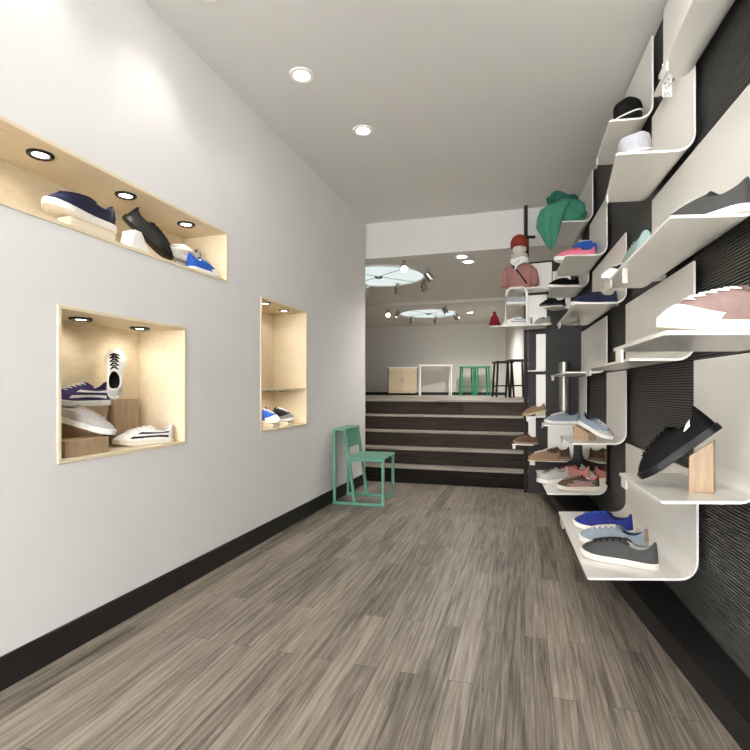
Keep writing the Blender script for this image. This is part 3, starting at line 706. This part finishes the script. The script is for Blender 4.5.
# mannequin bust
def bust():
    bx = at(519.5, 5.04, 2.101)
    e = empty('mannequin_bust', 'mannequin bust with red cap, white scarf and pink top on the far shelf', 'mannequin',
              Matrix.Translation(bx) @ Matrix.Rotation(math.radians(-112), 4, 'Z') @ Matrix.Diagonal((.85, .80, .93, 1)))
    def loft(bm, secs, n=24):
        rings = []
        for (cx, cz, rx, ry) in secs:
            rings.append([bm.verts.new((cx+rx*math.cos(2*PI*i/n), ry*math.sin(2*PI*i/n), cz)) for i in range(n)])
        for A, B in zip(rings, rings[1:]):
            for i in range(n): bm.faces.new([A[i], A[(i+1) % n], B[(i+1) % n], B[i]])
        bm.faces.new(rings[0][::-1]); bm.faces.new(rings[-1])
    bm = bmesh.new()
    loft(bm, [(0, 0, .085, .13), (0, .06, .09, .145), (0, .16, .095, .165), (-.005, .22, .08, .175), (-.01, .26, .06, .12), (-.01, .285, .048, .062), (0, .32, .046, .05), (.01, .345, .055, .055),
              (.02, .37, .078, .064), (.02, .41, .09, .072), (.015, .45, .092, .076), (.01, .49, .085, .072), (.0, .53, .06, .055), (0, .55, .02, .02)])
    # brow, nose and chin
    for v in bm.verts:
        if v.co.z > .36 and v.co.x > .07 and abs(v.co.y) < .025: v.co.x += .014*math.exp(-((v.co.z-.41)/.02)**2)+.006*math.exp(-((v.co.z-.37)/.015)**2)
    link('body', bm, col('offwhite', .5), e, True)
    for sg in (-1, 1):
        bm = bmesh.new(); bmesh.ops.create_uvsphere(bm, u_segments=10, v_segments=8, radius=1, matrix=Matrix.Translation((.01, sg*.077, .425)) @ Matrix.Diagonal((.018, .008, .03, 1)))
        link('ear', bm, col('offwhite', .5), e, True)
    bm = bmesh.new()
    loft(bm, [(0, -.0, .098, .145), (0, .06, .10, .158), (0, .14, .108, .18), (-.005, .20, .098, .195), (-.008, .245, .078, .15), (-.01, .272, .062, .09)])
    for sg in (-1, 1):
        tube(bm, [(0, sg*.12, .20), (.01, sg*.165, .16), (.02, sg*.185, .09), (.03, sg*.19, .02)], [.055, .055, .048, .042], 12)
    link('shirt', bm, col('rose'), e, True)
    bm = bmesh.new()
    for k in range(3):
        tube(bm, [((.085-.006*k)*math.cos(t)+.004, (.092-.004*k)*math.sin(t), .285+.026*k+.016*math.sin(2*t+k)-.02*math.cos(t)) for t in [2*PI*i/24 for i in range(24)]], .027, 10, closed=True)
    tube(bm, [(.09, .0, .29), (.115, -.02, .24), (.118, -.045, .18)], [.03, .034, .01], 10, flat=.5)
    link('scarf', bm, col('white'), e, True)
    bm = bmesh.new()
    tube(bm, [(.075*math.cos(t)+.02, .085*math.sin(t), .345+.01*math.sin(3*t)) for t in [2*PI*i/24 for i in range(24)]], .026, 8, closed=True)
    link('face_wrap', bm, col('lightgrey'), e, True)
    bm = bmesh.new(); rings = []
    for k, z in ((1.0, .44), (1.04, .47), (1., .51), (.8, .55), (.45, .573), (.1, .58)):
        rings.append([bm.verts.new((.012+.112*k*math.cos(2*PI*i/24), .106*k*math.sin(2*PI*i/24), z)) for i in range(24)])
    for A, B in zip(rings, rings[1:]):
        for i in range(24): bm.faces.new([A[i], A[(i+1) % 24], B[(i+1) % 24], B[i]])
    bm.faces.new(rings[-1]); bm.faces.new(rings[0][::-1])
    link('cap', bm, col('red'), e, True)
    bm = bmesh.new(); rows = []
    for j in range(4):
        rows.append([bm.verts.new((.012+.112*math.cos(a)+j*.022*math.cos(a), .106*math.sin(a), .447-.012*math.sin(a)**2-.004*j)) for a in [-1.1+2.2*i/10 for i in range(11)]])
    for A, B in zip(rows, rows[1:]):
        for i in range(10): bm.faces.new([A[i], A[i+1], B[i+1], B[i]])
    bmesh.ops.solidify(bm, geom=bm.faces[:], thickness=.004); link('cap_brim', bm, col('red'), e, True)
    bm = bmesh.new(); tube(bm, [(.05, -.10, .27), (.108, -.05, .21), (.125, .03, .12), (.11, .10, .03)], .016, 8, flat=.5); link('strap', bm, col('navy'), e, True)
bust()

# red knit hat at the shelf tip
e = empty('knit_hat', 'deep red knit hat on the left tip of the crowded far shelf', 'hat', loc=at(494.5, 4.995, 1.721))
bm = bmesh.new()
lathe(bm, [(0, 0), (.042, 0), (.048, .02), (.046, .05), (.036, .085), (.02, .11), (0, .12)], 20); link('crown', bm, col('deepred'), e, True)
bm = bmesh.new(); lathe(bm, [(.044, .002), (.053, .006), (.053, .03), (.046, .034)], 20); link('cuff', bm, col('deepred'), e, True)
bm = bmesh.new(); bmesh.ops.create_icosphere(bm, subdivisions=2, radius=.018, matrix=Matrix.Translation((0, 0, .128))); link('pompom', bm, col('deepred'), e, True)

# ------------------------------------------------------------------ things in the left niches
AL = math.degrees(ANG_L)         # along the wall, away from the camera
zf = 1.774
SN_('sneaker', 'navy canvas sneaker with white sole, lying on a clear riser in the long niche', pose(ML(2.285, .13, 1.855), AL+180, -1), .36, 'navy', 'white', 'navy', inner='denim', heel='denim')
bm = bmesh.new(); box(bm, (-.125, -.04, 0), (.125, .04, .078), .003)
o = link('riser_block', bm, M['acrylic']); o.matrix_world = MLW @ Matrix.Translation((lx(2.33, .14), .14, zf)); tag(o, 'frosted riser under the navy sneaker in the long niche', 'display riser')
SN_('sneaker', 'pale lavender sneaker at the cut left end of the long niche', pose(ML(1.77, .13, zf+.042), AL, 0), .33, 'lightgrey', 'white', 'white', stripe='purple', inner='offwhite')
bm = bmesh.new(); box(bm, (-.09, -.04, 0), (.09, .04, .04), .003)
o = link('riser_block', bm, M['acrylic']); o.matrix_world = MLW @ Matrix.Translation((lx(1.70, .14), .14, zf)); tag(o, 'frosted riser under the pale sneaker at the left end of the long niche', 'display riser')
SN_('sneaker', 'black leather shoe leaning toe down against a white wedge in the long niche', pose_tilt(ML(2.725, .05, zf+.012), 32, 41, .30), .30, 'softblack', 'black', 'softblack', inner='dark', hk=.29)
bm = bmesh.new()
hexa(bm, [(-.075, -.04, 0), (.07, -.04, 0), (.07, .04, 0), (-.075, .04, 0), (-.045, -.04, .115), (.0, -.04, .115), (.0, .04, .115), (-.045, .04, .115)])
bmesh.ops.bevel(bm, geom=bm.edges[:], offset=.002, segments=1, affect='EDGES')
o = link('display_wedge', bm, M['whiteplastic']); o.matrix_world = MLW @ Matrix.Translation((lx(2.56, .10), .10, zf)); tag(o, 'white wedge beside the leaning black shoe in the long niche', 'display wedge')
SN_('sneaker', 'white and grey sneaker near the right end of the long niche', pose(ML(2.975, .145, zf+.068), AL+180, 3), .30, 'lightgrey', 'white', 'white', inner='charcoal', heel='black', chunky=.5)
bm = bmesh.new(); box(bm, (-.09, -.035, 0), (.09, .035, .06), .003)
o = link('riser_block', bm, M['acrylic']); o.matrix_world = MLW @ Matrix.Translation((lx(2.975, .15), .15, zf)); tag(o, 'frosted riser under the white and grey sneaker', 'display riser')
SN_('sneaker', 'bright blue and white sneaker in front at the right end of the long niche', pose(ML(3.0, .047, zf+.003), AL), .26, 'royal', 'white', 'white', inner='white', toe='white', hk=.33)

zq = .801
SN_('sneaker', 'white low sneaker with black side stripe at the front of the squarish niche', pose(ML(2.62, .098, zq), 231.5), .31, 'white', 'offwhite', 'white', stripe='black', inner='lightgrey', side=-1, hk=.27)
bm = bmesh.new(); box(bm, (-.115, -.06, 0), (.115, .06, .07), .003)
o = link('wood_block', bm, M['oak']); o.matrix_world = MLW @ Matrix.Translation((lx(2.215, .085), .085, zq)); tag(o, 'low oak block at the lower left of the squarish niche', 'wood block')
bm = bmesh.new()
hexa(bm, [(-.1, -.055, 0), (.09, -.055, 0), (.09, .055, 0), (-.1, .055, 0), (-.1, -.055, .205), (.14, -.055, .205), (.14, .055, .205), (-.1, .055, .205)])
bmesh.ops.bevel(bm, geom=bm.edges[:], offset=.002, segments=1, affect='EDGES')
o = link('wood_block', bm, M['oak']); o.matrix_world = MLW @ Matrix.Translation((lx(2.40, .248), .248, zq)); tag(o, 'oak block under the navy shoe at the back of the squarish niche', 'wood block')
SN_('sneaker', 'dark navy sneaker with white wavy stripe on the rear oak block', pose(ML(2.40, .235, zq+.206), AL+180), .33, 'purple', 'white', 'white', stripe='white', inner='navy')
SN_('sneaker', 'light grey canvas sneaker leaning toe down on the low oak block', pose_tilt(ML(2.36, .05, zq+.06), 35, 21, .31), .31, 'lightgrey', 'white', 'lightgrey', inner='grey', hk=.27)
bm = bmesh.new(); box(bm, (-.08, -.055, 0), (.08, .055, .235), .003)
o = link('wood_block', bm, M['oak']); o.matrix_world = MLW @ Matrix.Translation((lx(2.645, .248), .248, zq)); tag(o, 'upright oak block in the middle of the squarish niche', 'wood block')
SN_('sneaker', 'white shoe with black opening standing toe up on the upright oak block', pose_tilt(ML(2.63, .25, zq+.236+.25), 115, -66, .27), .27, 'white', 'white', 'black', inner='black')
zt = .796
for Y, c, lb, ic in ((3.87, 'royal', 'blue and white sneaker on the bottom of the tall narrow niche', 'navy'), (4.10, 'softblack', 'black and grey sneaker on the bottom of the tall narrow niche', 'grey')):
    bm = bmesh.new(); box(bm, (-.055, -.12, 0), (.055, .10, .03), .002)
    o = link('riser_block', bm, M['acrylic']); o.matrix_world = MLW @ Matrix.Translation((lx(Y, .15), .15, zt)); tag(o, 'pale riser under the '+lb.split(' on the')[0], 'display riser')
    SN_('sneaker', lb, pose(ML(Y, .14, zt+.031), AL-90), .27, c, 'white', 'white', inner=ic, toe='white' if c == 'royal' else 'grey', hk=.38)

# ------------------------------------------------------------------ mint chair
def chair():
    o0 = Vector((-.40, 4.74, 0)); f = Vector((.97, -.243, 0)).normalized(); s = Vector((.26, .965, 0)).normalized()
    mw = Matrix(((f.x, s.x, 0, o0.x), (f.y, s.y, 0, o0.y), (0, 0, 1, 0), (0, 0, 0, 1)))
    e = empty('side_chair', 'mint green square framed chair against the left wall by the stairs', 'chair', mw)
    W, D, b = .45, .50, .026
    for y in (b/2, W-b/2):
        bm = bmesh.new(); beam(bm, (b/2, y, 0), (b/2, y, .70), b, b); link('leg', bm, M['mint'], e)
        bm = bmesh.new(); beam(bm, (D-b/2, y, 0), (D-b/2, y, .435), b, b); link('leg', bm, M['mint'], e)
        bm = bmesh.new(); beam(bm, (.115, y, .70), (.215, y, .012), b, b); link('leg', bm, M['mint'], e)
        bm = bmesh.new(); beam(bm, (b, y, b/2), (D-b, y, b/2), b, b); link('floor_rail', bm, M['mint'], e)
        bm = bmesh.new(); beam(bm, (.155, y, .425), (D-b, y, .425), b, b); link('seat_rail', bm, M['mint'], e)
    bm = bmesh.new(); box(bm, (-.002, 0, .698), (.135, W, .716), .003); link('top_rail', bm, M['mint'], e)
    bm = bmesh.new(); hexa(bm, [(.137, .0, .535), (.153, .0, .535), (.153, W, .535), (.137, W, .535), (.112, .0, .70), (.128, .0, .70), (.128, W, .70), (.112, W, .70)]); link('backrest', bm, M['mint'], e)
    bm = bmesh.new(); box(bm, (.135, -.004, .436), (D+.004, W+.004, .452), .003); link('seat', bm, M['mint'], e)
chair()

# ------------------------------------------------------------------ back room
def skylight(X, Y, r, label, rot):
    e = empty('skylight', label, 'skylight', Matrix.Translation((X, Y, ZB)) @ Matrix.Rotation(rot, 4, 'Z'), 'round glowing skylights of the back room')
    bm = bmesh.new(); lathe(bm, [(0, -.004), (r*.5, -.004), (r*.975, -.003), (r*.975, -.001), (0, -.001)], 64); link('diffuser', bm, M['sky'], e)
    bm = bmesh.new(); lathe(bm, [(r*.97, -.002), (r*.97, -.02), (r, -.02), (r, -.002)], 64); link('rim', bm, M['whiteplastic'], e)
    for k in range(2):
        bm = bmesh.new(); a = k*PI/2; c, s = math.cos(a), math.sin(a)
        beam(bm, (-r*c*.97, -r*s*.97, -.009), (r*c*.97, r*s*.97, -.009), .009, .006, bev=.001); link('glazing_bar', bm, M['steel'], e)
    bm = bmesh.new(); lathe(bm, [(0, -.03), (.05, -.03), (.055, -.012), (0, -.012)], 24); link('hub', bm, M['steel'], e)
skylight(.05, 6.72, .62, 'large round skylight glowing behind the end of the left wall', .6)
skylight(1.07, 10.0, .58, 'smaller looking round skylight farther back over the upper room', .75)
def spotlight(px, py, label, d=(0, -.6, -1), on=True):
    Y = (ZB-.1-H)*F/(HY-py); p = at(px, Y, ZB)
    e = empty('spotlight', label, 'spotlight', loc=p, group='ceiling spotlights around the skylights')
    bm = bmesh.new(); lathe(bm, [(0, 0), (.03, 0), (.03, -.012), (.008, -.014), (.008, -.06), (0, -.06)], 16); link('mount', bm, M['chrome'], e, True, .6)
    q = Vector(d).to_track_quat('-Z', 'Y').to_matrix().to_4x4(); T = Matrix.Translation((0, 0, -.09)) @ q
    bm = bmesh.new(); lathe(bm, [(0, .06), (.034, .06), (.044, .03), (.046, -.06), (.040, -.06), (.038, -.045), (0, -.045)], 20); bmesh.ops.transform(bm, matrix=T, verts=bm.verts); link('housing', bm, M['chrome'], e, True, .6)
    bm = bmesh.new(); lathe(bm, [(0, -.052), (.037, -.05), (.037, -.046), (0, -.046)], 20); bmesh.ops.transform(bm, matrix=T, verts=bm.verts); link('bulb', bm, M['bulbsoft'] if on else M['whiteplastic'], e)
pl = ['first skylight, nearest the camera', 'first skylight, upper right', 'first skylight, right edge below', 'first skylight, far side', 'first skylight, at the wall corner',
      'second skylight, right edge', 'second skylight, right end', 'second skylight, far side right of middle', 'second skylight, far side left of middle', 'second skylight, left end', 'second skylight, left tip']
for (px, py, d), nm in zip(((404, 269, (0, -1, -.5)), (429, 277, (.8, .3, -1)), (424, 287, (.5, .8, -1)), (397.5, 290, (0, .8, -1)), (365.5, 291, (-.5, .5, -1)),
                            (445, 311, (.5, 0, -1)), (456, 317, (.6, .4, -1)), (436, 320.5, (0, .8, -1)), (412, 320.5, (0, .8, -1)), (397.5, 315, (-.6, 0, -1)), (388, 314.5, (0, -1, -.6))), pl):
    spotlight(px, py, 'chrome ceiling spotlight by the '+nm, d)
G = 'recessed lamps of the back room ceiling'
for px, py, lb in ((462, 249.5, 'upper of two recessed lamps at the front of the back room ceiling'), (468.5, 261.5, 'lower of two recessed lamps at the front of the back room ceiling'),
                   (461.5, 301, 'recessed back room lamp above the far skylight, right'), (376, 305, 'recessed back room lamp above the far skylight, left'), (470, 312.5, 'recessed back room lamp right of the far skylight')):
    Y = (ZB-H)*F/(HY-py)
    if px == 462: Y = 5.50; z = ZB+.0
    p = at(px, Y, ZB)
    if px == 462: p = at(462, 5.74, ZB)
    downlight(p, .085, M['whiteplastic'], M['bulb'], lb, G, 28 if py < 270 else 85, 150, .8)
# furniture seen over the top step
e = empty('cabinet', 'pale beige low cabinet at the back wall of the upper room', 'cabinet', loc=at(402, 11.6, ZU))
bm = bmesh.new(); box(bm, (-.32, -.2, .05), (.32, .2, .62), .006); link('body', bm, M['birch'], e)
for k in (-1, 1):
    bm = bmesh.new(); box(bm, (k*.16-.15, -.215, .08), (k*.16+.15, -.2, .58), .003); d = link('door', bm, M['birchedge'], e)
    bm = bmesh.new(); box(bm, (k*.03-.008, -.23, .28), (k*.03+.008, -.215, .38), .002); link('handle', bm, M['steel'], d)
bm = bmesh.new(); box(bm, (-.34, -.22, .62), (.34, .21, .65), .004); link('top', bm, M['whiteplastic'], e)
for x in (-.28, .28):
    bm = bmesh.new(); box(bm, (x-.02, -.17, 0), (x+.02, .17, .05), .002); link('foot', bm, M['black'], e)
def stool(px, Y, c, label, h=.62):
    e = empty('stool', label, 'stool', loc=at(px, Y, ZU), group='stools of the upper room')
    for sx in (-1, 1):
        for sy in (-1, 1):
            bm = bmesh.new(); beam(bm, (sx*.15, sy*.15, 0), (sx*.12, sy*.12, h), .028, .028); link('leg', bm, c, e)
    bm = bmesh.new(); box(bm, (-.16, -.16, h), (.16, .16, h+.03), .006); link('seat', bm, c, e)
    for sy in (-1, 1):
        bm = bmesh.new(); beam(bm, (-.14, sy*.14, .2), (.14, sy*.14, .2), .02, .02); link('stretcher', bm, c, e)
stool(467, 11.2, M['green'], 'green stool in the upper room, left one of the green pair')
stool(482, 11.2, M['green'], 'green stool in the upper room, right one of the green pair')
stool(503, 8.8, M['black'], 'black stool in the upper room, behind the right end of the stairs', .6)
stool(517, 8.3, M['black'], 'black stool in the upper room, nearest the display wall', .6)
e = empty('console_table', 'long white console table at the back wall of the upper room', 'table', loc=at(435, 11.5, ZU))
bm = bmesh.new(); box(bm, (-.38, -.18, .66), (.38, .18, .70), .004); link('tabletop', bm, M['whiteplastic'], e)
for x in (-.35, .35):
    for y in (-.15, .15):
        bm = bmesh.new(); box(bm, (x-.015, y-.015, 0), (x+.015, y+.015, .66), .002); link('leg', bm, M['whiteplastic'], e)

# ------------------------------------------------------------------ camera, world, colour
cam = bpy.data.cameras.new('camera'); co = bpy.data.objects.new('camera', cam); C.objects.link(co)
co.location = (0, 0, H); co.rotation_euler = (PI/2, 0, 0)
cam.sensor_width = 36; cam.lens = 36*F/750; cam.shift_y = (HY-375)/750; cam.clip_start = .05
SC.camera = co
w = bpy.data.worlds.new('world'); SC.world = w; w.use_nodes = True
w.node_tree.nodes['Background'].inputs['Color'].default_value = (.97, .985, 1, 1); w.node_tree.nodes['Background'].inputs['Strength'].default_value = 7.5
SC.view_settings.view_transform = 'Standard'; SC.view_settings.look = 'None'; SC.view_settings.gamma = 1
SC.view_settings.use_curve_mapping = False; SC.view_settings.exposure = 1.14
SC.cycles.use_denoising = True
try: SC.cycles.denoiser = 'OPENIMAGEDENOISE'
except Exception: pass
SC.cycles.max_bounces = 10; SC.cycles.diffuse_bounces = 6; SC.cycles.sample_clamp_indirect = 6
